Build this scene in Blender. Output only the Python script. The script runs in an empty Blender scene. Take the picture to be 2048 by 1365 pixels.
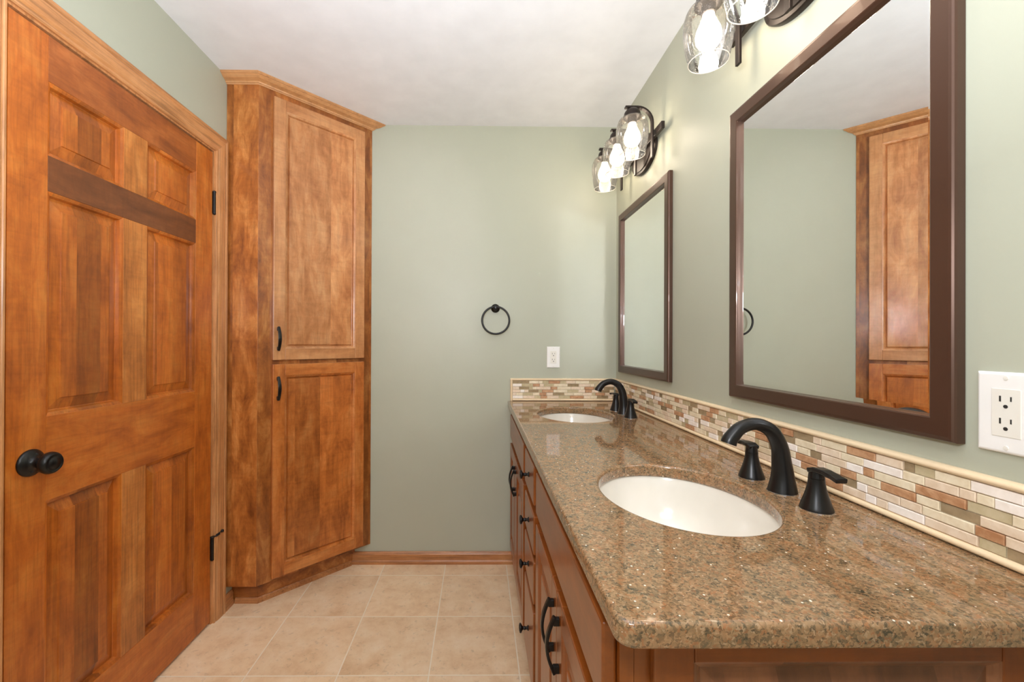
import bpy, bmesh, math, random
from mathutils import Vector, Matrix
PI = math.pi
sc = bpy.context.scene
COL = sc.collection

# ------------------------------------------------------------------ camera
F, CX, CY = 844.06, 967.18, 684.22
YAW, PITCH, ROLL, CAMZ = .01075, .00287, .00416, 1.180
cam = bpy.data.cameras.new('camera'); camo = bpy.data.objects.new('camera', cam); COL.objects.link(camo)
cam.sensor_width = 36; cam.lens = F / 2048 * 36
cam.shift_x = (1024 - CX) / 2048; cam.shift_y = (CY - 682.5) / 2048
cam.clip_start = .02
def _cw(u, v, w):      # camera (right, up, forward) to world
    c, s = math.cos(-ROLL), math.sin(-ROLL); vd = -v
    u, vd = u*c - vd*s, u*s + vd*c
    X, Y, Z = u, w, -vd
    c, s = math.cos(-PITCH), math.sin(-PITCH); Y, Z = Y*c + Z*s, -Y*s + Z*c
    c, s = math.cos(-YAW), math.sin(-YAW); X, Y = X*c - Y*s, X*s + Y*c
    return Vector((X, Y, Z))
_r, _u, _f = _cw(1, 0, 0), _cw(0, 1, 0), _cw(0, 0, 1)
camo.matrix_world = Matrix(((_r.x, _u.x, -_f.x, 0), (_r.y, _u.y, -_f.y, 0), (_r.z, _u.z, -_f.z, CAMZ), (0, 0, 0, 1)))
sc.camera = camo

# ------------------------------------------------------------------ light, world, exposure
sc.view_settings.view_transform = 'Standard'; sc.view_settings.look = 'None'
sc.view_settings.gamma = 1; sc.view_settings.use_curve_mapping = False
sc.view_settings.exposure = 0.14
sc.cycles.use_denoising = True
sc.cycles.max_bounces = 10; sc.cycles.diffuse_bounces = 5; sc.cycles.glossy_bounces = 6
sc.cycles.transparent_max_bounces = 16
sc.cycles.caustics_reflective = True; sc.cycles.blur_glossy = 0.0
sc.cycles.sample_clamp_indirect = 0
world = bpy.data.worlds.new('world'); sc.world = world; world.use_nodes = True
world.node_tree.nodes['Background'].inputs[0].default_value = (.80, .90, 1.0, 1)
world.node_tree.nodes['Background'].inputs[1].default_value = 0.4
def area(name, loc, target, size, power, color, size_y=None, spread=None):
    l = bpy.data.lights.new(name, 'AREA'); l.energy = power; l.color = color; l.size = size
    if size_y: l.shape = 'RECTANGLE'; l.size_y = size_y
    if spread: l.spread = spread
    o = bpy.data.objects.new(name, l); COL.objects.link(o); o.location = loc
    d = Vector(target) - Vector(loc); o.rotation_euler = d.to_track_quat('-Z', 'Y').to_euler()
    return o
area('flash_lamp', (-.07, -.02, 1.42), (.20, 1.5, 2.45), .14, 13, (.94, .98, 1.06))
area('ceiling_bounce', (-.16, .20, 1.50), (-.22, .45, 2.35), .4, 24, (.94, .98, 1.06))
area('added_overhead_fill', (-.2, -.75, 2.30), (-.2, -.75, 0), .7, 16, (.99, .98, .98))  # added fill from above, behind the camera; no real fixture there
area('added_rear_fill', (-.2, -1.78, 1.55), (-.2, 2, 1.5), 1.0, 3, (.95, .98, 1.0), 1.1)  # added weak frontal fill, shining in through the invented rear window
BULB_STRENGTH = 17

# ------------------------------------------------------------------ room numbers (metres)
XL, XR, YB, YF, ZC = -1.115, .739, 2.2655, -1.6, 2.348
CT = .871          # counter top

# ------------------------------------------------------------------ node helpers
def newmat(name):
    m = bpy.data.materials.new(name); m.use_nodes = True
    nt = m.node_tree; b = nt.nodes['Principled BSDF']
    return m, nt, b
def N(nt, t, **kw):
    n = nt.nodes.new(t)
    for k, v in kw.items():
        if k.startswith('i_'):
            key = k[2:]
            key = int(key) if key.isdigit() else key.replace('_', ' ')
            n.inputs[key].default_value = v
        else: setattr(n, k, v)
    return n
def L(nt, a, b): nt.links.new(a, b)
def ramp(nt, src, stops, interp='LINEAR'):
    r = nt.nodes.new('ShaderNodeValToRGB'); cr = r.color_ramp; cr.interpolation = interp
    while len(cr.elements) < len(stops): cr.elements.new(.5)
    for e, (p, c) in zip(cr.elements, stops):
        e.position = p; e.color = (c, c, c, 1) if isinstance(c, (int, float)) else (c[0], c[1], c[2], 1)
    L(nt, src, r.inputs[0]); return r.outputs[0]
def mix(nt, a, b, fac, mode='MIX'):
    n = nt.nodes.new('ShaderNodeMix'); n.data_type = 'RGBA'; n.blend_type = mode
    for sock, v in ((n.inputs[0], fac), (n.inputs[6], a), (n.inputs[7], b)):
        if isinstance(v, (int, float)): sock.default_value = v
        elif isinstance(v, tuple): sock.default_value = (v[0], v[1], v[2], 1)
        else: L(nt, v, sock)
    return n.outputs[2]
def math_(nt, op, a, b=None):
    n = nt.nodes.new('ShaderNodeMath'); n.operation = op
    for i, v in enumerate((a, b)):
        if v is None: continue
        if isinstance(v, (int, float)): n.inputs[i].default_value = v
        else: L(nt, v, n.inputs[i])
    return n.outputs[0]
def noise(nt, vec, scale, detail=3, rough=.55, dist=0, w=None):
    n = nt.nodes.new('ShaderNodeTexNoise'); n.inputs['Scale'].default_value = scale
    n.inputs['Detail'].default_value = detail; n.inputs['Roughness'].default_value = rough; n.inputs['Distortion'].default_value = dist
    L(nt, vec, n.inputs['Vector']); return n.outputs['Fac']
def mapping(nt, scale=(1, 1, 1), loc=(0, 0, 0), rot=(0, 0, 0)):
    tc = nt.nodes.new('ShaderNodeTexCoord'); mp = nt.nodes.new('ShaderNodeMapping')
    mp.inputs['Scale'].default_value = scale; mp.inputs['Location'].default_value = loc; mp.inputs['Rotation'].default_value = rot
    L(nt, tc.outputs['Object'], mp.inputs['Vector']); return mp.outputs[0]
def bump(nt, b, h, strength=.2, dist=.002):
    n = nt.nodes.new('ShaderNodeBump'); n.inputs['Strength'].default_value = strength; n.inputs['Distance'].default_value = dist
    L(nt, h, n.inputs['Height']); L(nt, n.outputs[0], b.inputs['Normal'])
def srgb(r, g, b):
    f = lambda c: (c/255/12.92) if c/255 <= .04045 else ((c/255+.055)/1.055)**2.4
    return (f(r), f(g), f(b))

def plain(name, col, rough=.5, metal=0, spec=.5, coat=0):
    m, nt, b = newmat(name)
    v = mapping(nt); n = noise(nt, v, 9, 3)
    c = ramp(nt, n, [(.3, tuple(x*.96 for x in col)), (.7, tuple(min(1, x*1.03) for x in col))])
    L(nt, c, b.inputs['Base Color'])
    b.inputs['Roughness'].default_value = rough; b.inputs['Metallic'].default_value = metal
    b.inputs['Specular IOR Level'].default_value = spec; b.inputs['Coat Weight'].default_value = coat
    return m

def wood(name, grain, dark, mid, light, seed=0, board=0., fine=.35, blotch=1.0, rough=.32, tone=.35, curl=.25):
    """grain: 'x','y','z' axis the fibres run along (object coordinates)."""
    m, nt, b = newmat(name)
    s = {'x': 0, 'y': 1, 'z': 2}[grain]
    sc1 = [1, 1, 1]; sc1[s] = .36
    sc2 = [1, 1, 1]; sc2[s] = .035
    sc3 = [.35, .35, .35]; sc3[s] = 1.5
    v0 = mapping(nt, (1, 1, 1), (seed*3.1, seed*1.7, seed*2.3))
    tonefac = None
    if board:
        sp = N(nt, 'ShaderNodeSeparateXYZ'); L(nt, v0, sp.inputs[0])
        a = {'x': 2, 'y': 2, 'z': 0}[grain]
        acr = sp.outputs[a]
        if grain == 'z': acr = math_(nt, 'ADD', acr, math_(nt, 'MULTIPLY', sp.outputs[1], .7))
        idx = math_(nt, 'FLOOR', math_(nt, 'DIVIDE', acr, board))
        wn = N(nt, 'ShaderNodeTexWhiteNoise', noise_dimensions='1D'); L(nt, idx, wn.inputs['W'])
        tonefac = wn.outputs['Value']
        off = N(nt, 'ShaderNodeCombineXYZ'); L(nt, math_(nt, 'MULTIPLY', wn.outputs['Value'], 7.3), off.inputs[0]); L(nt, math_(nt, 'MULTIPLY', wn.outputs['Value'], 3.3), off.inputs[2])
        va = N(nt, 'ShaderNodeVectorMath', operation='ADD'); L(nt, v0, va.inputs[0]); L(nt, off.outputs[0], va.inputs[1]); base = va.outputs[0]
    else: base = v0
    def sv(scv):
        n = N(nt, 'ShaderNodeVectorMath', operation='MULTIPLY'); L(nt, base, n.inputs[0]); n.inputs[1].default_value = scv; return n.outputs[0]
    n1 = noise(nt, sv(sc1), 17, 7, .66, .45)
    n2 = noise(nt, sv(sc2), 130, 4, .65, .3)
    n3 = noise(nt, sv(sc3), 34, 4, .62, .8)
    wv = N(nt, 'ShaderNodeTexWave', wave_type='RINGS', rings_direction={'x': 'X', 'y': 'Y', 'z': 'Z'}[grain])
    wv.inputs['Scale'].default_value = 9; wv.inputs['Distortion'].default_value = 9; wv.inputs['Detail'].default_value = 3; wv.inputs['Detail Scale'].default_value = .9
    L(nt, sv(tuple([.8 if i != s else .16 for i in range(3)])), wv.inputs['Vector'])
    c = ramp(nt, n1, [(.5-.25/blotch, dark), (.5, mid), (.5+.26/blotch, light)])
    c = mix(nt, c, mix(nt, c, ramp(nt, wv.outputs['Fac'], [(0, tuple(x*.75 for x in mid)), (1, tuple(x*1.15 for x in mid))]), .5), .30)
    g = ramp(nt, n2, [(.36, .55), (.52, 1.0), (.75, 1.1)])
    c = mix(nt, c, g, fine, 'MULTIPLY')
    cu = ramp(nt, n3, [(.38, .62), (.55, 1.0), (.7, 1.12)])
    c = mix(nt, c, cu, curl, 'MULTIPLY')
    if tonefac is not None:
        tt = ramp(nt, tonefac, [(0, .42), (.5, .92), (1, 1.35)])
        c = mix(nt, c, tt, tone*2, 'MULTIPLY')
    L(nt, c, b.inputs['Base Color'])
    b.inputs['Roughness'].default_value = rough; b.inputs['Specular IOR Level'].default_value = .45
    b.inputs['Coat Weight'].default_value = .25; b.inputs['Coat Roughness'].default_value = .18
    bump(nt, b, n2, .08, .001)
    return m

# palette
CH_D, CH_M, CH_L = srgb(98, 46, 13), srgb(164, 96, 40), srgb(212, 146, 80)
cab_v = wood('stained_birch_upright', 'z', CH_D, CH_M, CH_L, 1, .0, .25, 1.25, .34)
cab_b = wood('stained_birch_boards', 'z', CH_D, CH_M, CH_L, 3, .11, .25, 1.2, .34, .3)
cab_h = wood('stained_birch_level', 'x', CH_D, CH_M, CH_L, 5, .0, .25, 1.2, .34)
VD, VM, VL = srgb(108, 54, 16), srgb(138, 72, 24), srgb(156, 88, 34)
van_v = wood('vanity_maple_upright', 'z', VD, VM, VL, 2, .0, .2, .8, .30)
van_h = wood('vanity_maple_level', 'x', VD, VM, VL, 4, .0, .2, .8, .30)
DD, DM, DL = srgb(140, 66, 16), srgb(190, 102, 32), srgb(214, 134, 56)
dr_v = wood('door_pine_upright', 'z', DD, DM, DL, 7, .0, .45, 1.0, .33)
dr_b = wood('door_pine_boards', 'z', DD, DM, DL, 18, .074, .5, 1.0, .33, .34)
dr_h = wood('door_pine_level', 'x', DD, DM, DL, 9, .0, .25, 1.0, .33)
dr_t = wood('door_top_rail', 'x', srgb(120, 58, 20), srgb(160, 86, 34), srgb(190, 112, 54), 19, .0, .35, 1.1, .33)
dr_m = wood('door_mullion', 'z', srgb(146, 84, 34), srgb(192, 116, 50), srgb(222, 150, 78), 23, .0, .6, 1.1, .33)
dr_k = wood('door_dark_rail', 'x', srgb(84, 44, 20), srgb(116, 64, 30), srgb(136, 80, 42), 11, .0, .2, 1.0, .36)
OD, OM, OL = srgb(156, 96, 50), srgb(198, 138, 86), srgb(218, 162, 112)
oak_z = wood('oak_trim_upright', 'z', OD, OM, OL, 12, .0, .8, .7, .38, .3, .1)
oak_y = wood('oak_trim_along', 'y', OD, OM, OL, 13, .0, .8, .7, .38, .3, .1)
oak_x = wood('oak_trim_across', 'x', srgb(134, 78, 40), srgb(184, 122, 72), srgb(210, 154, 100), 14, .0, .8, .7, .38, .3, .1)

def wallmat():
    m, nt, b = newmat('sage_green_paint')
    v = mapping(nt); n = noise(nt, v, 2.5, 3)
    L(nt, ramp(nt, n, [(.3, srgb(174, 176, 158)), (.7, srgb(178, 180, 162))]), b.inputs['Base Color'])
    b.inputs['Roughness'].default_value = .42; b.inputs['Specular IOR Level'].default_value = .35
    bump(nt, b, noise(nt, v, 260, 2), .05, .001)
    return m
wall_m = wallmat()
ceil_m = plain('ceiling_white', srgb(226, 228, 231), .8, spec=.2)
black_m = plain('oil_rubbed_black', srgb(26, 24, 23), .30, .35, .5)
bronze_m = plain('dark_bronze', srgb(48, 39, 35), .38, .5, .5)
frame_m = plain('mirror_frame_brown', srgb(84, 60, 47), .34, .5, .5, .1)
white_m = plain('white_plastic', srgb(236, 234, 230), .35)
ivory_m = plain('warm_white_plastic', srgb(228, 224, 214), .35)
slot_m = plain('slot_dark', srgb(40, 38, 36), .6)
china_m = plain('biscuit_china', srgb(222, 215, 203), .16, 0, .5, .15)
chrome_m = plain('chrome', srgb(205, 205, 205), .12, 1)
grout_m = plain('grout', srgb(196, 184, 160), .8)
liner_m = plain('travertine_liner', srgb(232, 208, 172), .32)
dark_m = plain('cabinet_inside', srgb(70, 38, 18), .6)
mirror_m, _nt, _b = newmat('mirror_silver')
L(_nt, ramp(_nt, noise(_nt, mapping(_nt), 2), [(0, (.88, .90, .885)), (1, (.89, .91, .895))]), _b.inputs['Base Color'])
_b.inputs['Metallic'].default_value = 1; _b.inputs['Roughness'].default_value = 0.0

def granite():
    m, nt, b = newmat('brown_quartz')
    v = mapping(nt)
    d = N(nt, 'ShaderNodeTexNoise'); d.inputs['Scale'].default_value = 160; d.inputs['Detail'].default_value = 3; L(nt, v, d.inputs['Vector'])
    dv = N(nt, 'ShaderNodeVectorMath', operation='SCALE'); L(nt, d.outputs['Color'], dv.inputs[0]); dv.inputs['Scale'].default_value = .012
    av = N(nt, 'ShaderNodeVectorMath', operation='ADD'); L(nt, v, av.inputs[0]); L(nt, dv.outputs[0], av.inputs[1])
    vo = N(nt, 'ShaderNodeTexVoronoi'); vo.inputs['Scale'].default_value = 330; L(nt, av.outputs[0], vo.inputs['Vector'])
    sx = N(nt, 'ShaderNodeSeparateColor'); L(nt, vo.outputs['Color'], sx.inputs[0])
    c = ramp(nt, sx.outputs[0], [(0, srgb(54, 50, 38)), (.14, srgb(96, 80, 58)), (.30, srgb(134, 106, 76)), (.48, srgb(148, 116, 84)), (.64, srgb(162, 128, 94)), (.82, srgb(150, 98, 62)), (.93, srgb(178, 148, 116))], 'CONSTANT')
    big = noise(nt, v, 45, 4, .7)
    c = mix(nt, c, ramp(nt, big, [(.36, srgb(92, 80, 60)), (.5, srgb(140, 110, 78)), (.66, srgb(162, 114, 76))]), .42)
    vo2 = N(nt, 'ShaderNodeTexVoronoi'); vo2.inputs['Scale'].default_value = 85; L(nt, v, vo2.inputs['Vector'])
    sp = ramp(nt, vo2.outputs['Distance'], [(.10, 1), (.14, 0)])
    sep = N(nt, 'ShaderNodeSeparateColor'); L(nt, vo2.outputs['Color'], sep.inputs[0])
    on = math_(nt, 'GREATER_THAN', sep.outputs[1], .60)
    f = math_(nt, 'MULTIPLY', sp, on)
    c = mix(nt, c, srgb(240, 226, 205), f)
    L(nt, c, b.inputs['Base Color'])
    b.inputs['Roughness'].default_value = .05; b.inputs['Specular IOR Level'].default_value = .65
    return m
granite_m = granite()

def floormat():
    m, nt, b = newmat('travertine_floor_tile')
    v = mapping(nt); sp = N(nt, 'ShaderNodeSeparateXYZ'); L(nt, v, sp.inputs[0])
    W = .3225
    u = math_(nt, 'DIVIDE', math_(nt, 'SUBTRACT', sp.outputs[0], .149), W)
    w = math_(nt, 'DIVIDE', math_(nt, 'SUBTRACT', sp.outputs[1], 2.1469), W)
    def edge(t):
        f = math_(nt, 'FRACT', t); return math_(nt, 'MINIMUM', f, math_(nt, 'SUBTRACT', 1, f))
    e = math_(nt, 'MINIMUM', edge(u), edge(w))
    g = ramp(nt, e, [(.0052, 1), (.0085, 0)])
    cb = N(nt, 'ShaderNodeCombineXYZ'); L(nt, math_(nt, 'FLOOR', u), cb.inputs[0]); L(nt, math_(nt, 'FLOOR', w), cb.inputs[1])
    wn = N(nt, 'ShaderNodeTexWhiteNoise', noise_dimensions='2D'); L(nt, cb.outputs[0], wn.inputs['Vector'])
    off = N(nt, 'ShaderNodeVectorMath', operation='SCALE'); L(nt, wn.outputs['Color'], off.inputs[0]); off.inputs['Scale'].default_value = 5
    av = N(nt, 'ShaderNodeVectorMath', operation='ADD'); L(nt, v, av.inputs[0]); L(nt, off.outputs[0], av.inputs[1])
    n1 = noise(nt, av.outputs[0], 11, 7, .66, .2); n2 = noise(nt, av.outputs[0], 48, 5, .7, .4)
    c = ramp(nt, n1, [(.30, srgb(222, 186, 146)), (.5, srgb(236, 206, 168)), (.7, srgb(244, 220, 188))])
    c = mix(nt, c, ramp(nt, n2, [(.32, .60), (.43, 1.0)]), .5, 'MULTIPLY')
    c = mix(nt, c, ramp(nt, wn.outputs['Value'], [(0, .90), (1, 1.06)]), .8, 'MULTIPLY')
    c = mix(nt, c, srgb(243, 230, 208), g)
    L(nt, c, b.inputs['Base Color']); b.inputs['Roughness'].default_value = .42
    bump(nt, b, math_(nt, 'SUBTRACT', 1, g), .4, .001)
    return m
floor_m = floormat()

def stone(name, c1, c2, rough=.45):
    m, nt, b = newmat(name)
    v = mapping(nt); L(nt, ramp(nt, noise(nt, v, 60, 4, .6, .5), [(.35, c1), (.65, c2)]), b.inputs['Base Color'])
    b.inputs['Roughness'].default_value = rough; return m
mos = [stone('mosaic_pink_stone', srgb(220, 196, 168), srgb(234, 214, 190)),
       stone('mosaic_cream_stone', srgb(222, 204, 172), srgb(236, 222, 194)),
       stone('mosaic_rust_stone', srgb(172, 122, 84), srgb(202, 158, 120)),
       stone('mosaic_white_stone', srgb(238, 226, 214), srgb(248, 238, 228)),
       stone('mosaic_olive_glass', srgb(188, 172, 136), srgb(202, 186, 152), .06),
       stone('mosaic_brown_glass', srgb(148, 128, 98), srgb(168, 146, 114), .06),
       grout_m]

def glassmat(name, bubbles=True, tint=(1, 1, 1)):
    m = bpy.data.materials.new(name); m.use_nodes = True; nt = m.node_tree
    for n in list(nt.nodes):
        if n.type != 'OUTPUT_MATERIAL': nt.nodes.remove(n)
    out = nt.nodes['Material Output']
    tr = N(nt, 'ShaderNodeBsdfTransparent'); tr.inputs[0].default_value = (.985*tint[0], .985*tint[1], .985*tint[2], 1)
    gl = N(nt, 'ShaderNodeBsdfGlossy'); gl.inputs['Roughness'].default_value = .03
    lw = N(nt, 'ShaderNodeFresnel'); lw.inputs['IOR'].default_value = 1.5
    mx = N(nt, 'ShaderNodeMixShader')
    fac = math_(nt, 'MULTIPLY', lw.outputs[0], .9)
    if bubbles:
        v = mapping(nt); vo = N(nt, 'ShaderNodeTexVoronoi'); vo.inputs['Scale'].default_value = 190; L(nt, v, vo.inputs['Vector'])
        bb = ramp(nt, vo.outputs['Distance'], [(.12, 1), (.30, 0)])
        sep = N(nt, 'ShaderNodeSeparateColor'); L(nt, vo.outputs['Color'], sep.inputs[0])
        onn = math_(nt, 'MULTIPLY', bb, math_(nt, 'GREATER_THAN', sep.outputs[0], .30))
        fac = math_(nt, 'ADD', fac, math_(nt, 'MULTIPLY', onn, .55))
        bp = N(nt, 'ShaderNodeBump'); bp.inputs['Strength'].default_value = 1; bp.inputs['Distance'].default_value = .004
        L(nt, onn, bp.inputs['Height']); L(nt, bp.outputs[0], gl.inputs['Normal'])
    fac = math_(nt, 'MINIMUM', fac, 1)
    tl = N(nt, 'ShaderNodeBsdfTranslucent'); tl.inputs[0].default_value = (.9, .88, .84, 1)
    m0 = N(nt, 'ShaderNodeMixShader'); m0.inputs[0].default_value = .03 if bubbles else .0
    L(nt, tr.outputs[0], m0.inputs[1]); L(nt, tl.outputs[0], m0.inputs[2])
    L(nt, fac, mx.inputs[0]); L(nt, m0.outputs[0], mx.inputs[1]); L(nt, gl.outputs[0], mx.inputs[2]); L(nt, mx.outputs[0], out.inputs[0])
    return m
seed_m = glassmat('seeded_glass'); pane_m = glassmat('added_window_glass', False)
def emis(name, col, s):
    m, nt, b = newmat(name)
    L(nt, ramp(nt, noise(nt, mapping(nt), 5), [(0, col), (1, col)]), b.inputs['Emission Color'])
    b.inputs['Base Color'].default_value = (.9, .9, .9, 1); b.inputs['Emission Strength'].default_value = s
    return m
bulb_m = emis('lit_bulb', (1.0, .84, .64), BULB_STRENGTH)

# ------------------------------------------------------------------ mesh helpers
def tidy(bm):
    bmesh.ops.recalc_face_normals(bm, faces=bm.faces[:])
def obj(name, bm, m, parent=None, smooth=False, label=None, bevel=0, segs=2, autosmooth=None):
    tidy(bm)
    me = bpy.data.meshes.new(name); bm.to_mesh(me); bm.free()
    for mm in (m if isinstance(m, list) else [m]): me.materials.append(mm)
    if smooth: me.polygons.foreach_set('use_smooth', [True]*len(me.polygons))
    if autosmooth is not None: me.set_sharp_from_angle(angle=autosmooth)
    o = bpy.data.objects.new(name, me); COL.objects.link(o)
    if parent: o.parent = parent
    if label: o['label'] = label
    if bevel:
        md = o.modifiers.new('bevel', 'BEVEL'); md.width = bevel; md.segments = segs; md.limit_method = 'ANGLE'; md.angle_limit = .6
        md.harden_normals = False
    return o
def thing(name, label, cat, loc=(0, 0, 0), rz=0, group=None, kind=None):
    o = bpy.data.objects.new(name, None); COL.objects.link(o); o.location = loc; o.rotation_euler = (0, 0, rz)
    o.empty_display_size = .1
    if kind: o['kind'] = kind
    o['label'] = label; o['category'] = cat
    if group: o['group'] = group
    return o
def dup(root, loc, label):
    """copy of a thing with its parts and sub-parts"""
    def cp(o, par):
        c = o.copy(); COL.objects.link(c)
        if par: c.parent = par
        for ch in list(o.children): cp(ch, c)
        return c
    r = cp(root, None); r.location = loc; r['label'] = label
    return r
def box(bm, x0, x1, y0, y1, z0, z1, mi=0):
    vs = [bm.verts.new((x, y, z)) for z in (z0, z1) for x, y in ((x0, y0), (x1, y0), (x1, y1), (x0, y1))]
    fs = [(0, 3, 2, 1), (4, 5, 6, 7), (0, 1, 5, 4), (1, 2, 6, 5), (2, 3, 7, 6), (3, 0, 4, 7)]
    for f in fs: bm.faces.new([vs[i] for i in f]).material_index = mi
def BM(): return bmesh.new()
def boxbm(*a):
    b = BM(); box(b, *a); return b
def prism(poly, z0, z1):
    bm = BM(); a = [bm.verts.new((x, y, z0)) for x, y in poly]; b = [bm.verts.new((x, y, z1)) for x, y in poly]
    n = len(poly); bm.faces.new(a[::-1]); bm.faces.new(b)
    for i in range(n): bm.faces.new((a[i], a[(i+1) % n], b[(i+1) % n], b[i]))
    return bm
def rings(bm, rs, close=True, cap0=False, cap1=False):
    """rs: list of rings (lists of coordinates)"""
    V = [[bm.verts.new(p) for p in r] for r in rs]; n = len(V[0])
    for a, b in zip(V, V[1:]):
        for i in range(n if close else n-1):
            j = (i+1) % n; bm.faces.new((a[i], a[j], b[j], b[i]))
    if cap0: bm.faces.new(V[0][::-1])
    if cap1: bm.faces.new(V[-1])
    return V
def lathe(prof, segs=32, M=None, cap0=True, cap1=True, bm=None, sx=1, sy=1):
    """prof: (radius, height) around z, then matrix M"""
    bm = bm or BM(); rs = []
    for r, h in prof:
        r = max(r, 1e-5); rs.append([(r*sx*math.cos(2*PI*i/segs), r*sy*math.sin(2*PI*i/segs), h) for i in range(segs)])
    if M: rs = [[M @ Vector(p) for p in r] for r in rs]
    rings(bm, rs, True, cap0, cap1); return bm
def tube(pts, radii, segs=20, cap=True, bm=None, flat=1.0, up=Vector((0, 1, 0))):
    """tube in 3-D with per-point radius; flat scales the section along 'up' direction"""
    bm = bm or BM(); P = [Vector(p) for p in pts]; rs = []
    for i, p in enumerate(P):
        t = (P[min(i+1, len(P)-1)] - P[max(i-1, 0)]).normalized()
        b = (up - t*up.dot(t)).normalized(); n = t.cross(b)
        rs.append([p + (n*math.cos(a) + b*flat*math.sin(a))*radii[i] for a in [2*PI*k/segs for k in range(segs)]])
    rings(bm, rs, True, cap, cap); return bm
def spline(ctrl, n=8):
    """catmull-rom through tuples"""
    out = []; C = [ctrl[0]] + list(ctrl) + [ctrl[-1]]
    for i in range(1, len(C)-2):
        for k in range(n):
            t = k/n; out.append(tuple(.5*((2*b) + (-a+c)*t + (2*a-5*b+4*c-d)*t*t + (-a+3*b-3*c+d)*t**3) for a, b, c, d in zip(C[i-1], C[i], C[i+1], C[i+2])))
    out.append(tuple(ctrl[-1])); return out
def strap(path, half_w, thick, axis=Vector((0, 1, 0)), bm=None, widths=None):
    """flat strap: path points in 3-D, width along axis, thickness in the bend plane"""
    bm = bm or BM(); P = [Vector(p) for p in path]; rs = []
    for i, p in enumerate(P):
        t = (P[min(i+1, len(P)-1)] - P[max(i-1, 0)]).normalized(); n = t.cross(axis).normalized()
        w = axis*(widths[i] if widths else half_w); h = n*thick/2
        rs.append([p-w-h, p+w-h, p+w+h, p-w+h])
    rings(bm, rs, True, True, True); return bm
def sweep_h(path, profile, end0=None, end1=None):
    """horizontal moulding along a 2-D path; profile of (out, z); mitred corners. out is to the right of the path direction"""
    bm = BM(); P = [Vector(p) for p in path]; st = []
    nrm = []
    for a, b in zip(P, P[1:]):
        d = (b-a).normalized(); nrm.append(Vector((d.y, -d.x)))
    for i in range(len(P)):
        if i == 0: m = Vector(end0) if end0 else nrm[0]
        elif i == len(P)-1: m = Vector(end1) if end1 else nrm[-1]
        else: m = (nrm[i-1]+nrm[i])/(1+nrm[i-1].dot(nrm[i]))
        st.append([(P[i].x+m.x*o, P[i].y+m.y*o, z) for o, z in profile])
    rings(bm, st, True, True, True); return bm
def RX(a): return Matrix.Rotation(a, 4, 'X')
def T(x, y, z): return Matrix.Translation((x, y, z))

# raised panel filling the rectangle x0..x1, z0..z1; front face of the surrounding frame at yf
def panel_bm(x0, x1, z0, z1, yf, field=.030, sink=.009, rise=.004, mold=.009, side=0):
    bm = BM()
    def rect(i, y): return [(x0+i, y, z0+i), (x1-i, y, z0+i), (x1-i, y, z1-i), (x0+i, y, z1-i)]
    rs = [rect(0, yf+.001), rect(mold*.3, yf+.0022), rect(mold*.75, yf+.005), rect(mold, yf+sink), rect(mold+.002, yf+sink+.001),
          rect(mold+field, yf+sink-rise), rect(mold+field+.0012, yf+sink-rise-.0026), rect(mold+field+.0035, yf+sink-rise-.003)]
    V = rings(bm, rs, True); bm.faces.new(V[-1])
    return bm
def framed_door(parent, W, H, t, fw, mv, mh, mp, field=.03, yf=None, **kw):
    """five-piece door: two stiles, two rails, raised panel; local x right, z up, front at -t"""
    obj('stile', boxbm(0, fw, -t, 0, 0, H), mv, parent, bevel=.0025)
    obj('stile', boxbm(W-fw, W, -t, 0, 0, H), mv, parent, bevel=.0025)
    obj('rail', boxbm(fw, W-fw, -t, -.002, 0, fw), mh, parent, bevel=.002)
    obj('rail', boxbm(fw, W-fw, -t, -.002, H-fw, H), mh, parent, bevel=.002)
    obj('panel', panel_bm(fw-.0005, W-fw+.0005, fw-.0005, H-fw+.0005, -t, field, **kw), mp, parent)

def pull(parent, x, z0, z1, yf, mat=None, w=.0062, out=.026):
    """bowed strap pull on a front facing -y; foot at both ends"""
    bm = BM(); n = 14; pts = []; ws = []
    for i in range(n+1):
        u = i/n; z = z0+(z1-z0)*u; d = out*(.38+.62*math.sin(PI*u))
        pts.append((x, yf-d, z)); ws.append(w*(.85+.3*math.sin(PI*u)))
    strap(pts, w, .0065, Vector((1, 0, 0)), bm, ws)
    for za, zb in ((z0+.002, z0+.018), (z1-.018, z1-.002)):
        box(bm, x-w*.8, x+w*.8, yf-out*.50, yf+.0002, za, zb)
    return obj('pull', bm, mat or black_m, parent, bevel=.0018, label='black bowed strap pull')
def knob(parent, x, z, yf):
    prof = [(.0085, 0), (.0085, .002), (.0055, .004), (.0042, .008), (.0060, .0115), (.0068, .0125), (.0055, .0140), (.0045, .017), (.0080, .021), (.0135, .0235), (.0150, .0262), (.0138, .029), (.008, .031), (0, .0315)]
    return obj('knob', lathe(prof, 24, T(x, yf, z) @ RX(PI/2)), black_m, parent, smooth=True, label='black turned knob')

# ------------------------------------------------------------------ room shell
def struct(name, bm, m, label=None):
    o = obj(name, bm, m); o['kind'] = 'structure'
    if label: o['label'] = label
    return o
TH = .1
struct('floor', boxbm(XL-TH, XR+TH, YF-TH, YB+TH, -.05, 0), floor_m)
struct('ceiling', boxbm(XL-TH, XR+TH, YF-TH, YB+TH, ZC, ZC+.05), ceil_m)
struct('wall_back', boxbm(XL-TH, XR+TH, YB, YB+TH, 0, ZC), wall_m)
struct('wall_right', boxbm(XR, XR+TH, YF, YB, 0, ZC), wall_m)
D0, D1, DZ = 1.0065, 1.7745, 1.975         # door opening in the left wall
b = BM(); box(b, XL-TH, XL, YF, D0-.018, 0, ZC); box(b, XL-TH, XL, D1+.018, YB, 0, ZC); box(b, XL-TH, XL, D0-.018, D1+.018, DZ+.018, ZC)
struct('wall_left', b, wall_m)
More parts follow.
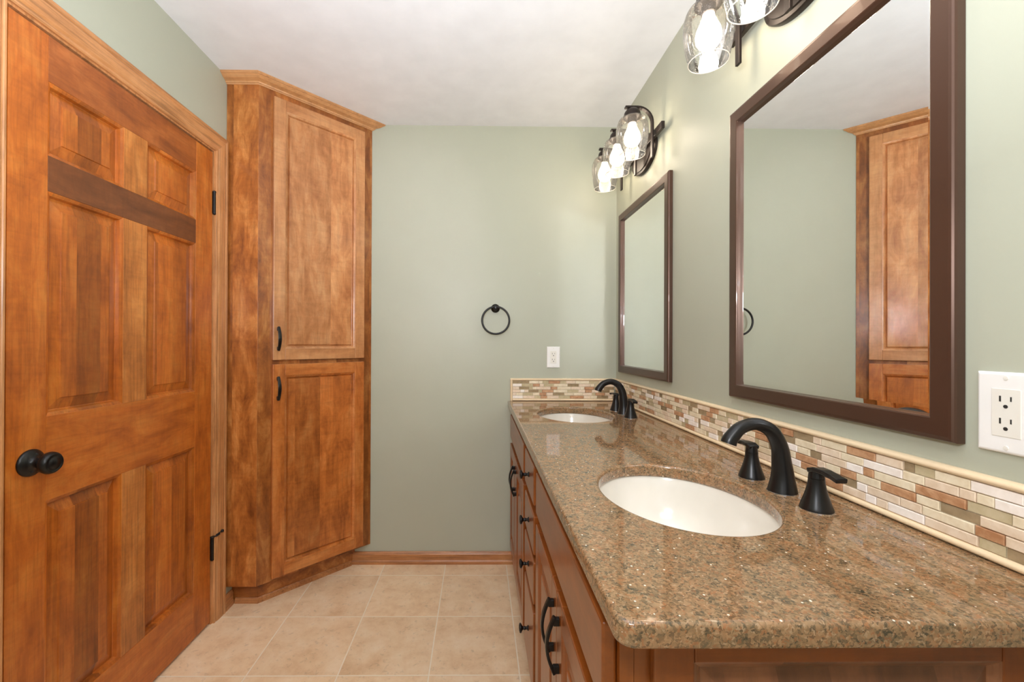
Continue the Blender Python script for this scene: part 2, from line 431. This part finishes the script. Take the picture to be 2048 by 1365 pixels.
# wall behind the camera with an invented window, added to admit fill light
WX0, WX1, WZ0, WZ1 = -.65, .25, 1.0, 2.0
b = BM(); box(b, XL, WX0, YF-TH, YF, 0, ZC); box(b, WX1, XR, YF-TH, YF, 0, ZC); box(b, WX0, WX1, YF-TH, YF, 0, WZ0); box(b, WX0, WX1, YF-TH, YF, WZ1, ZC)
struct('wall_front', b, wall_m)
w = bpy.data.objects.new('added_window_1', None); COL.objects.link(w); w['kind'] = 'structure'
b = BM()
for a in ((WX0, WX0+.04, WZ0, WZ1), (WX1-.04, WX1, WZ0, WZ1), (WX0+.04, WX1-.04, WZ0, WZ0+.04), (WX0+.04, WX1-.04, WZ1-.04, WZ1)):
    box(b, a[0], a[1], YF-.07, YF-.02, a[2], a[3])
obj('added_window_frame', b, white_m, w)
obj('added_window_pane', boxbm(WX0+.04, WX1-.04, YF-.047, YF-.043, WZ0+.04, WZ1-.04), pane_m, w)

# door jamb and casing (oak)
jb = BM(); box(jb, XL-.09, XL+.001, D0-.0175, D0-.003, 0, DZ+.003); box(jb, XL-.09, XL+.001, D1+.003, D1+.0175, 0, DZ+.003); box(jb, XL-.09, XL+.001, D0-.0175, D1+.0175, DZ+.003, DZ+.0175)
t1 = bpy.data.objects.new('trim_1', None); COL.objects.link(t1); t1['kind'] = 'structure'
obj('jamb', jb, oak_z, t1)
CP = [(0, 0), (0, .008), (.003, .0105), (.007, .0105), (.009, .0085), (.012, .0085), (.018, .0125), (.030, .0145), (.052, .0150), (.058, .0135), (.061, .0160), (.071, .0160), (.075, .0130), (.075, 0)]
ci0, ci1, ciz = D0-.009, D1+.009, DZ+.009
def leg(side):
    bm = BM(); st = []
    for z in (0, 1):
        st.append([(XL+v, (ci0-u if side == 0 else ci1+u), (0 if z == 0 else ciz+u)) for u, v in CP])
    rings(bm, st, True, True, True); return bm
def head():
    bm = BM(); rings(bm, [[(XL+v, ci0-u, ciz+u) for u, v in CP], [(XL+v, ci1+u, ciz+u) for u, v in CP]], True, True, True); return bm
obj('casing_leg', leg(0), oak_z, t1); obj('casing_leg', leg(1), oak_z, t1); obj('casing_head', head(), oak_y, t1)

# six-panel door, local x -> +Y, front face at local y = 0
dr = thing('door_1', 'orange-brown six-panel wooden door in the left wall', 'door', (XL-.001, D0+.0015, .012), PI/2, kind='structure')
W, H, t = D1-D0-.003, DZ-.012-.003, .035
ys = [1.1015, 1.3345, 1.4285, 1.6720]; px = [y-D0-.0015 for y in ys]
zr = [z-.012 for z in (.191, .767, .986, 1.569, 1.6615, 1.853)]
def P_(n, x0, x1, z0, z1, m, **k): return obj(n, boxbm(x0, x1, 0, t, z0, z1), m, dr, bevel=.001, **k)
P_('stile', 0, px[0], 0, H, dr_v); P_('stile', px[3], W, 0, H, dr_v)
P_('rail', px[0], px[3], 0, zr[0], dr_h); P_('rail', px[0], px[3], zr[1], zr[2], dr_h)
P_('rail', px[0], px[3], zr[5], H, dr_t)
P_('rail', px[0], px[3], zr[3], zr[4], dr_k, label='dark brown cross rail')
for z0, z1 in ((zr[0], zr[1]), (zr[2], zr[3]), (zr[4], zr[5])):
    P_('mullion', px[1], px[2], z0, z1, dr_m)
    for x0, x1 in ((px[0], px[1]), (px[2], px[3])):
        obj('panel', panel_bm(x0, x1, z0, z1, 0, field=.030, sink=.015, rise=.006, mold=.012), dr_b, dr)
# knob set
kx, kz = 1.0635-D0-.0015, .877-.012
kn = obj('door_knob', lathe([(.0335, 0), (.0335, .003), (.030, .007), (.020, .0115), (.0135, .015), (.0115, .021), (.0125, .028), (.019, .034), (.0255, .041), (.0275, .049), (.0262, .056), (.0225, .061), (.0205, .0615), (.0195, .0595), (.014, .0600), (.0125, .0625), (.0, .0628)], 40, T(kx, 0, kz) @ RX(PI/2)), black_m, dr, smooth=True, label='black round door knob')
for sgn in (1, -1): obj('screw', lathe([(.0032, .008), (.0032, .0115), (0, .012)], 12, T(kx, 0, kz) @ Matrix.Rotation(sgn*PI/2+.25, 4, 'Y') @ T(.021, 0, 0) @ RX(PI/2)), slot_m, kn)
# strike on the jamb and two hinges
obj('strike_plate', boxbm(-.0115, -.0055, -.0030, .02, .850-.012, .904-.012), black_m, dr, bevel=.001, label='black strike plate')
for z0 in (.271, 1.719):
    hb = BM(); z1 = z0+.088
    lathe([(.0058, z0-.012), (.0058, z1-.012)], 16, T(W+.0045, -.0050, 0), bm=hb)
    lathe([(.0070, z1-.012), (.0070, z1-.008), (.003, z1-.005)], 16, T(W+.0045, -.0050, 0), bm=hb)
    lathe([(.003, z0-.018), (.0065, z0-.015), (.0065, z0-.012)], 16, T(W+.0045, -.0050, 0), bm=hb)
    box(hb, W-.002, W+.0108, -.0012, .002, z0-.012, z1-.012)
    h = obj('hinge', hb, black_m, dr, label='black butt hinge')
    if z0 < 1:
        sb = BM(); hz = z1-.003
        lathe([(.009, hz-.006), (.009, hz-.001)], 16, T(W+.0045, -.0050, 0), bm=sb)
        tube([(W+.008, -.008, hz-.003), (W+.022, -.014, hz-.006), (W+.030, -.022, hz)], [.003]*3, 10, bm=sb, up=Vector((0, 0, 1)))
        tube([(W+.012, -.008, hz-.003), (W+.040, -.016, hz+.001), (W+.047, -.018, hz+.002)], [.0026]*3, 10, bm=sb, up=Vector((0, 0, 1)))
        lathe([(0, -.006), (.006, -.005), (.007, 0), (.006, .004), (0, .005)], 12, T(W+.050, -.019, hz+.003), bm=sb)
        obj('door_stop', sb, black_m, h, smooth=True, label='small hinge-pin door stop')

# ------------------------------------------------------------------ baseboards
BP = [(0, 0), (.016, 0), (.016, .014), (.013, .020), (.0115, .022), (.0115, .052), (.009, .056), (.009, .059), (.005, .064), (0, .064)]
o = struct('baseboard_back', sweep_h([(-.6735, YB), (.186, YB)], BP), oak_x)
o = struct('baseboard_left', sweep_h([(XL, 1.860), (XL, 1.9185)], BP), oak_y)

# ------------------------------------------------------------------ corner cabinet
cb = thing('corner_cabinet', 'tall angled linen cabinet of mottled brown wood filling the corner', 'cabinet', (-.974, 1.866, 0), 0)
def rel(p): return (p[0]+.974, p[1]-1.866)
body = [(XL+.001, 1.866), (-.974, 1.866), (-.5765, YB-.002), (XL+.001, YB-.002)]
obj('cabinet_body', prism([rel(p) for p in body], .105, 2.335), cab_b, cb, bevel=.001)
kick = [(XL+.001, 1.9265), (-.998, 1.9265), (-.659, YB-.002), (XL+.001, YB-.002)]
obj('toe_kick', prism([rel(p) for p in kick], .0, .105), cab_h, cb)
obj('toe_trim', sweep_h([rel((XL+.018, 1.9265)), rel((-.998, 1.9265)), rel((-.675, YB-.0165))], [(0, 0), (.010, 0), (.010, .010), (.006, .020), (.003, .024), (0, .024)]), oak_x, cb)
CR = [(0, .034), (.004, .034), (.006, .030), (.010, .030), (.012, .0245), (.016, .0225), (.030, .018), (.040, .011), (.042, .009), (.046, .009), (.048, .006), (.050, .006), (.050, 0), (0, 0)]
obj('crown', sweep_h([rel((XL+.001, 1.866)), rel((-.974, 1.866)), rel((-.5765, YB-.003))], [(o_, ZC-.0005-d_) for o_, d_ in CR][::-1], None, (2**.5, 0)), wood('crown_maple', 'x', srgb(170, 114, 68), srgb(198, 144, 94), srgb(216, 166, 116), 21, 0, .3, .8, .36), cb)
LW = (srgb(128, 66, 24), srgb(184, 106, 46), srgb(212, 140, 76))
LOWD = (wood('lower_frame_birch', 'z', *LW, 51, 0, .3, 1.1, .33), wood('lower_rail_birch', 'x', *LW, 52, 0, .3, 1.1, .33), wood('lower_panel_birch', 'z', *LW, 55, .12, .3, 1.2, .33, .2, .35))
for zz0, zz1, lab, pz in ((1.0995, 2.283, 'pale upper cabinet door', (1.142, 1.250)), (.1205, 1.0805, 'darker lower cabinet door', (.919, 1.026))):
    d = bpy.data.objects.new('door', None); COL.objects.link(d); d.parent = cb; d['label'] = lab
    d.location = (.058*math.cos(PI/4)+.0002, .058*math.sin(PI/4)-.0002, zz0); d.rotation_euler = (0, 0, PI/4)
    up = zz0 > 1
    a = (wood('door_frame_birch', 'z', srgb(160, 100, 56), srgb(190, 132, 84), srgb(210, 158, 108), 31, 0, .25, 1.0, .33), wood('door_rail_birch', 'x', srgb(160, 100, 56), srgb(190, 132, 84), srgb(210, 158, 108), 32, 0, .25, 1.0, .33), wood('door_panel_birch', 'z', srgb(150, 88, 46), srgb(188, 126, 76), srgb(212, 158, 108), 33, .13, .25, 1.3, .33, .18)) if up else LOWD
    framed_door(d, .4515, zz1-zz0, .020, .0525, a[0], a[1], a[2], field=.005, sink=.013, rise=.004, mold=.012)
    pull(d, .0205, pz[0]-zz0, pz[1]-zz0, -.020)

# ------------------------------------------------------------------ vanity cabinet (fronts face -X)
VX, VY0, VY1, VT = .187, .556, YB-.002, .840
va = thing('vanity_cabinet', 'long brown wood double vanity cabinet under the stone counter', 'cabinet', (VX, VY1, 0), -PI/2)
VL_ = VY1-VY0; VD_ = XR-.002-VX
b = BM(); box(b, 0, VL_, .019, VD_, .100, .118); box(b, VL_-.018, VL_, .0195, VD_, .118, VT); box(b, 0, .018, .0195, VD_, .118, VT); box(b, .018, VL_-.018, VD_-.012, VD_, .118, VT)
obj('cabinet_body', b, van_v, va)
obj('toe_kick', boxbm(.0, VL_-.002, .075, .09, 0, .0995), van_h, va)
def Y2x(y): return VY1-y
# face frame: rails and stiles behind the fronts
b = BM()
for a in ((.100, .128), (.640, .700), (.800, VT)): box(b, .02, VL_-.02, .0, .019, a[0], a[1])
for y in (VY0, 1.25, 1.54, VY1):
    x = Y2x(y); x0, x1 = max(0, x-.022), min(VL_, x+.022); box(b, x0, x1, 0.0001, .0189, .1001, VT-.0001)
for a in ((.360, .390), (.510, .540)): box(b, Y2x(1.54)+.02, Y2x(1.25)-.02, 0, .019, a[0], a[1])
obj('face_frame', b, van_v, va)
FT = .020
def front(name, y0, y1, z0, z1, lab=None):
    d = bpy.data.objects.new(name, None); COL.objects.link(d); d.parent = va; d.location = (Y2x(y1), -.0003, z0)
    if lab: d['label'] = lab
    return d, y1-y0, z1-z0
def slab(d, W, H):
    obj('drawer_front', boxbm(0, W, -FT, 0, 0, H), van_h, d, bevel=.004, segs=3)
for (g0, g1) in ((.566, 1.226), (1.566, 2.226)):
    d, W_, H_ = front('false_front', g0, g1, .687, .805); slab(d, W_, H_)
    mid = (g0+g1)/2
    for s, (y0, y1) in enumerate(((g0, mid-.0015), (mid+.0015, g1))):
        d, W_, H_ = front('door', y0, y1, .115, .655)
        framed_door(d, W_, H_, FT, .055, van_v, van_h, van_v, field=.03, sink=.009, rise=.004, mold=.010)
        pull(d, .030 if s == 0 else W_-.030, .503-.115, .620-.115, -FT)
for z0, z1 in ((.687, .805), (.538, .655), (.388, .515), (.115, .363)):
    d, W_, H_ = front('drawer', 1.275, 1.515, z0, z1); slab(d, W_, H_); knob(d, W_/2, (z1-z0)*.5, -FT)
# framed end panel facing the camera side
e = bpy.data.objects.new('end_panel', None); COL.objects.link(e); e.parent = va
e.rotation_euler = (0, 0, PI/2); e.location = (VL_+.0002, .040, .118)
framed_door(e, VD_-.042, .821-.118, .014, .053, van_v, van_h, wood('end_panel_wood', 'z', srgb(104, 66, 46), srgb(132, 84, 56), srgb(150, 98, 64), 41, .07, .2, 1, .3, .3), field=.03, sink=.008, rise=.004, mold=.010)

# ------------------------------------------------------------------ counter with two oval cut-outs
SX, SRX, SRY = .420, .160, .198
SY = (.877, 1.845)
def counter_mesh():
    cu = bpy.data.curves.new('tmp', 'CURVE'); cu.dimensions = '2D'; cu.fill_mode = 'BOTH'
    bv = .007; cu.extrude = .0155-bv; cu.bevel_depth = bv; cu.bevel_resolution = 4; cu.offset = -bv
    x0, x1, y0, y1, r = .155, XR-.001, .464, YB-.001, .022
    pts = [(x0+r-r*math.cos(a), y0+r-r*math.sin(a)) for a in [PI/2*i/8 for i in range(9)]]
    pts += [(x1, y0), (x1, y1), (x0, y1)]
    def add(p):
        s = cu.splines.new('POLY'); s.points.add(len(p)-1); s.use_cyclic_u = True
        for q, (x, y) in zip(s.points, p): q.co = (x, y, 0, 1)
    def ccw(p):
        A = sum(a[0]*b_[1]-b_[0]*a[1] for a, b_ in zip(p, p[1:]+p[:1])); return p if A > 0 else p[::-1]
    add(ccw(pts))
    for sy in SY: add(ccw([(SX+SRX*math.cos(a), sy+SRY*math.sin(a)) for a in [2*PI*i/96 for i in range(96)]])[::-1])
    o = bpy.data.objects.new('tmp', cu); COL.objects.link(o)
    dg = bpy.context.evaluated_depsgraph_get(); me = bpy.data.meshes.new_from_object(o.evaluated_get(dg))
    bpy.data.objects.remove(o); return me
me = counter_mesh(); me.name = 'countertop'; me.materials.clear(); me.materials.append(granite_m)
me.transform(T(0, 0, CT-.0155)); me.polygons.foreach_set('use_smooth', [True]*len(me.polygons)); me.set_sharp_from_angle(angle=.9)
ct = bpy.data.objects.new('countertop', me); COL.objects.link(ct)
ct['label'] = 'polished speckled brown stone countertop with two oval sink cut-outs'; ct['category'] = 'countertop'

def sink(y, lab):
    s = thing('sink', lab, 'sink', (SX, y, CT-.0315), 0, 'undermount sinks')
    prof = [(1.14, 0.0), (1.035, 0), (1.02, -.006), (1.0, -.03), (.95, -.07), (.84, -.11), (.62, -.138), (.35, -.150), (.14, -.154), (.13, -.156)]
    inner = [[(SRX*k*math.cos(a), SRY*k*math.sin(a), z) for a in [2*PI*i/64 for i in range(64)]] for k, z in prof]
    outer = [[(SRX*(k+.05)*math.cos(a), SRY*(k+.05)*math.sin(a), z-.010) for a in [2*PI*i/64 for i in range(64)]] for k, z in prof[1:][::-1]]
    outer.append([(p[0], p[1], -.010) for p in inner[0]])
    bm = BM(); V = rings(bm, inner + outer, True)
    for i in range(64):
        j = (i+1) % 64; bm.faces.new((V[-1][i], V[-1][j], V[0][j], V[0][i]))
    obj('bowl', bm, china_m, s, smooth=True, autosmooth=.8)
    obj('drain', lathe([(0, -.1545), (.020, -.1545), (.026, -.1535), (.026, -.158), (0, -.158)], 32), chrome_m, s, smooth=True)
    return s
sink(SY[0], 'near oval cream sink set under the counter closest to the viewer')
sink(SY[1], 'far oval cream sink set under the counter beside the back wall')

# ------------------------------------------------------------------ faucets
def faucet():
    f = thing('faucet', '', 'faucet', (.636, SY[0], CT), 0, 'widespread black faucets')
    cen = spline([(.000, 0, 0), (.0005, 0, .030), (-.002, 0, .062), (-.007, 0, .096), (-.024, 0, .127), (-.055, 0, .142), (-.088, 0, .134), (-.109, 0, .112), (-.114, 0, .101)], 6)
    rad = [r for (r,) in spline([(.0275,), (.0215,), (.0180,), (.0158,), (.0142,), (.0128,), (.0130,), (.0146,), (.0152,)], 6)]
    bm = tube(cen, rad, 28, flat=1.0)
    sp = obj('spout', bm, black_m, f, smooth=True, autosmooth=1.0)
    obj('base_ring', lathe([(.0282, 0), (.0282, .0015), (.0270, .002)], 32), chrome_m, sp, label='thin chrome base ring')
    for sg in (-1, 1):
        hy = sg*.094
        prof = spline([(.0268, .0), (.0262, .004), (.0222, .016), (.0172, .032), (.0138, .048), (.0130, .058)], 3)
        h = obj('handle', lathe(prof, 28, T(-.004, hy, 0.001)), black_m, f, smooth=True, autosmooth=.8)
        obj('base_ring', lathe([(.0272, 0), (.0272, .0015), (.0260, .002)], 32, T(-.004, hy, 0)), chrome_m, h, label='thin chrome base ring')
        pth = [(-.004, hy-sg*.010, .0715), (-.004, hy+sg*.004, .0760), (-.004, hy+sg*.022, .0762), (-.005, hy+sg*.040, .0742), (-.006, hy+sg*.058, .0712)]
        lb = strap(pth, .01, .0085, Vector((1, 0, 0)), None, [.0115, .0122, .0100, .0090, .0105])
        lathe([(.0126, .0580), (.0130, .0600), (.0120, .0700), (.0110, .0770)], 16, T(-.004, hy, 0), bm=lb)
        obj('lever', lb, black_m, h, bevel=.0025, segs=3)
    return f
f1 = faucet(); f1['label'] = 'near black three-piece faucet behind the closer sink'
f2 = dup(f1, (.636, SY[1], CT), 'far black three-piece faucet behind the sink by the back wall')

# ------------------------------------------------------------------ mosaic backsplashes
Z0, Z1 = CT+.0005, .992
PENC = .0125
def mosaic_bm(length, seed, flip=False):
    """local: x along the wall, z up, front faces -y, wall at y=0"""
    rnd = random.Random(seed); bm = BM()
    z0, z1 = PENC, Z1-Z0-PENC; rows = 6; rh = (z1-z0)/rows
    box(bm, 0, length, -.0045, -.0006, z0, z1, 6)
    prev = -1
    for r in range(rows):
        x = -rnd.uniform(0, .03)
        while x < length:
            k = rnd.choices(range(6), (27, 26, 15, 8, 12, 12))[0]
            if k == prev: k = rnd.randrange(6)
            prev = k
            w = rnd.choice((.022, .036, .050, .062, .074)) if k < 4 else rnd.choice((.018, .032, .054, .060))
            a, c = max(0.0005, x+.0007), min(length-.0005, x+w-.0007)
            if c-a > .004:
                d = {0: .0085, 1: .0082, 2: .0086, 3: .0088, 4: .0064, 5: .0060}[k]
                za, zb = z0+r*rh+.0007, z0+(r+1)*rh-.0007; e = .0010 if k < 4 else .0003
                rs = [[(a, -.0046, za), (c, -.0046, za), (c, -.0046, zb), (a, -.0046, zb)],
                      [(a, -d+e, za), (c, -d+e, za), (c, -d+e, zb), (a, -d+e, zb)],
                      [(a+e, -d, za+e), (c-e, -d, za+e), (c-e, -d, zb-e), (a+e, -d, zb-e)]]
                n0 = len(bm.faces); V = rings(bm, rs, True); bm.faces.new(V[-1])
                bm.faces.ensure_lookup_table()
                for fi in range(n0, len(bm.faces)): bm.faces[fi].material_index = k
            x += w
    return bm
def pencil(p0, p1, r=PENC/2):
    """half-round liner between two local points on the wall plane"""
    a, c = Vector(p0), Vector(p1); t_ = (c-a).normalized(); out = Vector((0, -1, 0)); s_ = t_.cross(out)
    sec = [(-r, .0006), (-r, .004), (-r*.85, .0085), (-r*.45, .0118), (0, .0128), (r*.45, .0118), (r*.85, .0085), (r, .004), (r, .0006)]
    bm = BM(); rings(bm, [[p + s_*u + out*v for u, v in sec] for p in (a, c)], True, True, True); return bm
def backsplash(lab, loc, rz, length, seed, left_edge):
    s = thing('backsplash', lab, 'backsplash', loc, rz)
    x0 = PENC if left_edge else 0
    m = mosaic_bm(length-x0, seed); m.transform(T(x0, 0, 0)) if False else bmesh.ops.translate(m, verts=m.verts[:], vec=(x0, 0, 0))
    obj('mosaic_tiles', m, mos, s)
    h = Z1-Z0
    obj('pencil_liner', pencil((0, 0, h-PENC/2), (length, 0, h-PENC/2)), liner_m, s, smooth=True, autosmooth=.9)
    obj('pencil_liner', pencil((x0, 0, PENC/2), (length, 0, PENC/2)), liner_m, s, smooth=True, autosmooth=.9)
    if left_edge: obj('pencil_liner', pencil((PENC/2, 0, 0), (PENC/2, 0, h-PENC*.5)), liner_m, s, smooth=True, autosmooth=.9)
    return s
backsplash('short mosaic tile backsplash on the back wall behind the far sink', (.1685, YB, Z0), 0, XR-.0135-.1685, 5, True)
backsplash('long mosaic tile backsplash along the right wall under the mirrors', (XR, YB-.0005, Z0), -PI/2, YB-.47, 11, False)

# ------------------------------------------------------------------ mirrors
def mirror():
    """local: x to the right seen from the room, front -y, centre of the lower edge at the origin"""
    W, H, fw, dp = .580, .812, .0355, .0185
    m = thing('wall_mirror', '', 'mirror', (0, 0, 0), -PI/2, 'framed mirrors')
    x0, x1 = -W/2, W/2
    fr = [(0, .0005), (0, .013), (.0015, .016), (.004, .0178), (.008, dp), (fw-.002, dp), (fw, dp-.0012), (fw, .0072), (fw, .0005)]
    # frame as four mitred members in one mesh
    bm = BM(); st = []
    for sx, sz in ((0, 0), (1, 0), (1, 1), (0, 1)):
        st.append([((x1-u if sx else x0+u), -v, (H-u if sz else u)) for u, v in fr])
    V = rings(bm, st, True)
    for i in range(len(fr)):
        j = (i+1) % len(fr); bm.faces.new((V[3][i], V[3][j], V[0][j], V[0][i]))
    obj('frame', bm, frame_m, m)
    g = BM(); i0 = fw-.002; bw = .012+.002
    def rc(i, y): return [(x0+i, y, i), (x1-i, y, i), (x1-i, y, H-i), (x0+i, y, H-i)]
    V = rings(g, [rc(i0, -.0040), rc(i0, -.0058), rc(i0+bw, -.0068)], True); g.faces.new(V[-1]); g.faces.new(V[0][::-1])
    obj('mirror_glass', g, mirror_m, m)
    return m
m1 = mirror(); m1.location = (XR-.0005, .9225, 1.030); m1['label'] = 'brown framed wall mirror above the closer sink, reflecting the wooden corner cabinet'
m2 = dup(m1, (XR-.0005, 1.893, 1.033), 'brown framed wall mirror beside the back wall, reflecting only green wall')

# ------------------------------------------------------------------ vanity lights
def vanity_light():
    """local: x along the wall, front -y; z world-like with 0 at the bar centre (world 2.020)"""
    v = thing('vanity_light', '', 'wall lamp', (0, 0, 0), -PI/2, 'three-shade vanity lights')
    bm = BM(); n = 48
    def ov(k, y, ex=0): return [((.130+ex)*k*math.cos(a), y, (.078+ex)*k*math.sin(a)) for a in [2*PI*i/n for i in range(n)]]
    rings(bm, [ov(1, -.0005), ov(1, -.012), ov(.97, -.016), ov(.86, -.018), ov(.84, -.022)], True, True, True)
    obj('backplate', bm, bronze_m, v, autosmooth=.7, smooth=True)
    obj('crossbar', boxbm(-.245, .245, -.036, -.022, -.002, .026), bronze_m, v, bevel=.002)
    for x in (-.183, 0, .183):
        pth = [(x, -.046, -.090), (x, -.046, -.03), (x, -.046, .048)]
        for i in range(1, 10):
            a = PI/2*i/9; pth.append((x, -.046-.062+.062*math.cos(a), .048+.062*math.sin(a)))
        pth.append((x, -.156, .110))
        s = obj('arm', strap(pth, .009, .0075, Vector((1, 0, 0))), bronze_m, v, bevel=.001)
        cy = -.127; Mx = T(x, cy, 0)
        box_c = lathe([(.012, .107), (.013, .104), (.022, .100), (.030, .090), (.0335, .076), (.034, .068), (.028, .0675)], 28, Mx)
        lathe([(.018, .070), (.018, .046), (.015, .045)], 20, Mx, bm=box_c)
        obj('socket_cup', box_c, bronze_m, s, smooth=True, autosmooth=.8)
        gl = [(.034, .0700), (.045, .0650), (.054, .054), (.0600, .036), (.0625, .014), (.0615, -.012), (.058, -.040), (.0530, -.066), (.0495, -.083)]
        pr = spline(gl, 4)
        gb = lathe(pr, 40, Mx, False, False)
        obj('glass_shade', gb, seed_m, s, smooth=True, label='clear seeded glass shade')
        rb = BM(); ring = [(Vector((x, cy, -.083)) + Vector((.0495*math.cos(a), .0495*math.sin(a), 0))) for a in [2*PI*i/40 for i in range(40)]]
        rs = []
        for i in range(41):
            a = 2*PI*i/40; c_ = Vector((x+.0495*math.cos(a), cy+.0495*math.sin(a), -.083)); o_ = Vector((math.cos(a), math.sin(a), 0))
            rs.append([c_ + o_*.0014*math.cos(q) + Vector((0, 0, .0014*math.sin(q))) for q in [2*PI*k/6 for k in range(6)]])
        rings(rb, rs, True)
        obj('shade_rim', rb, rim_m, s, smooth=True)
        obj('bulb', lathe([(.014, .046), (.0155, .036), (.021, .022), (.029, .004), (.0325, -.012), (.0305, -.028), (.023, -.040), (.012, -.046), (0, -.0475)], 20, Mx, False, False), bulb_m, s, smooth=True, label='glowing frosted bulb')
    return v
rim_m = plain('glass_rim', srgb(236, 228, 214), .1, 0, .8)
v1 = vanity_light(); v1.location = (XR-.0003, .940, 2.020); v1['label'] = 'near bronze wall lamp with seeded glass shades, partly cut by the top edge'
v2 = dup(v1, (XR-.0003, 1.870, 2.020), 'far bronze wall lamp with three seeded glass shades, next to the back wall')

# ------------------------------------------------------------------ outlets
def outlet():
    """local: front -y, centre at origin"""
    s = thing('power_outlet', '', 'outlet', (0, 0, 0), 0, 'white wall outlets')
    bm = BM(); w, h = .035, .0568
    def rc(i, y): return [(-w+i, y, -h+i), (w-i, y, -h+i), (w-i, y, h-i), (-w+i, y, h-i)]
    V = rings(bm, [rc(0, -.0003), rc(0, -.003), rc(.002, -.0052), rc(.004, -.0058)], True, True, True)
    p = obj('cover_plate', bm, white_m, s)
    iv = obj('receptacle', boxbm(-.0165, .0165, -.0066, -.0050, -.0335, .0335), ivory_m, s, bevel=.0006)
    for zc in (.0145, -.0165):
        sl = BM(); box(sl, -.0072, -.0052, -.0070, -.0060, zc+.001, zc+.009); box(sl, .0052, .0068, -.0070, -.0060, zc+.002, zc+.0085)
        lathe([(.0026, 0), (.0026, .0008)], 12, T(0, -.0062, zc-.0055) @ RX(PI/2), bm=sl)
        obj('socket', sl, slot_m, iv)
    for zc in (.0485, -.0485): obj('screw', lathe([(.003, 0), (.0028, .0012), (0, .0014)], 14, T(0, -.0056, zc) @ RX(PI/2)), ivory_m, p)
    return s
o1 = outlet(); o1.location = (.3995, YB-.0002, 1.1055); o1['label'] = 'white power outlet on the back wall above the tile'
o2 = dup(o1, (XR-.0002, .579, 1.0855), 'white power outlet on the right wall at the edge beside the near mirror'); o2.rotation_euler = (0, 0, -PI/2)

# ------------------------------------------------------------------ towel ring
tr_ = thing('towel_ring', 'black round towel ring hanging on the back wall', 'towel ring', (.0870, YB, 1.3665))
obj('post', lathe([(.0235, 0.0003), (.0235, .004), (.021, .007), (.013, .010), (.0105, .014), (.0105, .040), (.013, .043), (.013, .054), (.011, .056), (0, .056)], 32, RX(PI/2)), black_m, tr_, smooth=True, autosmooth=.8)
rb = BM(); rs = []
for i in range(65):
    a = 2*PI*i/64; o_ = Vector((math.cos(a), 0, math.sin(a))); c_ = o_*.0715 + Vector((0, -.047, -.0665))
    rs.append([c_ + o_*.0052*math.cos(q) + Vector((0, .0052*math.sin(q), 0)) for q in [2*PI*k/12 for k in range(12)]])
rings(rb, rs, True)
obj('ring', rb, black_m, tr_, smooth=True)
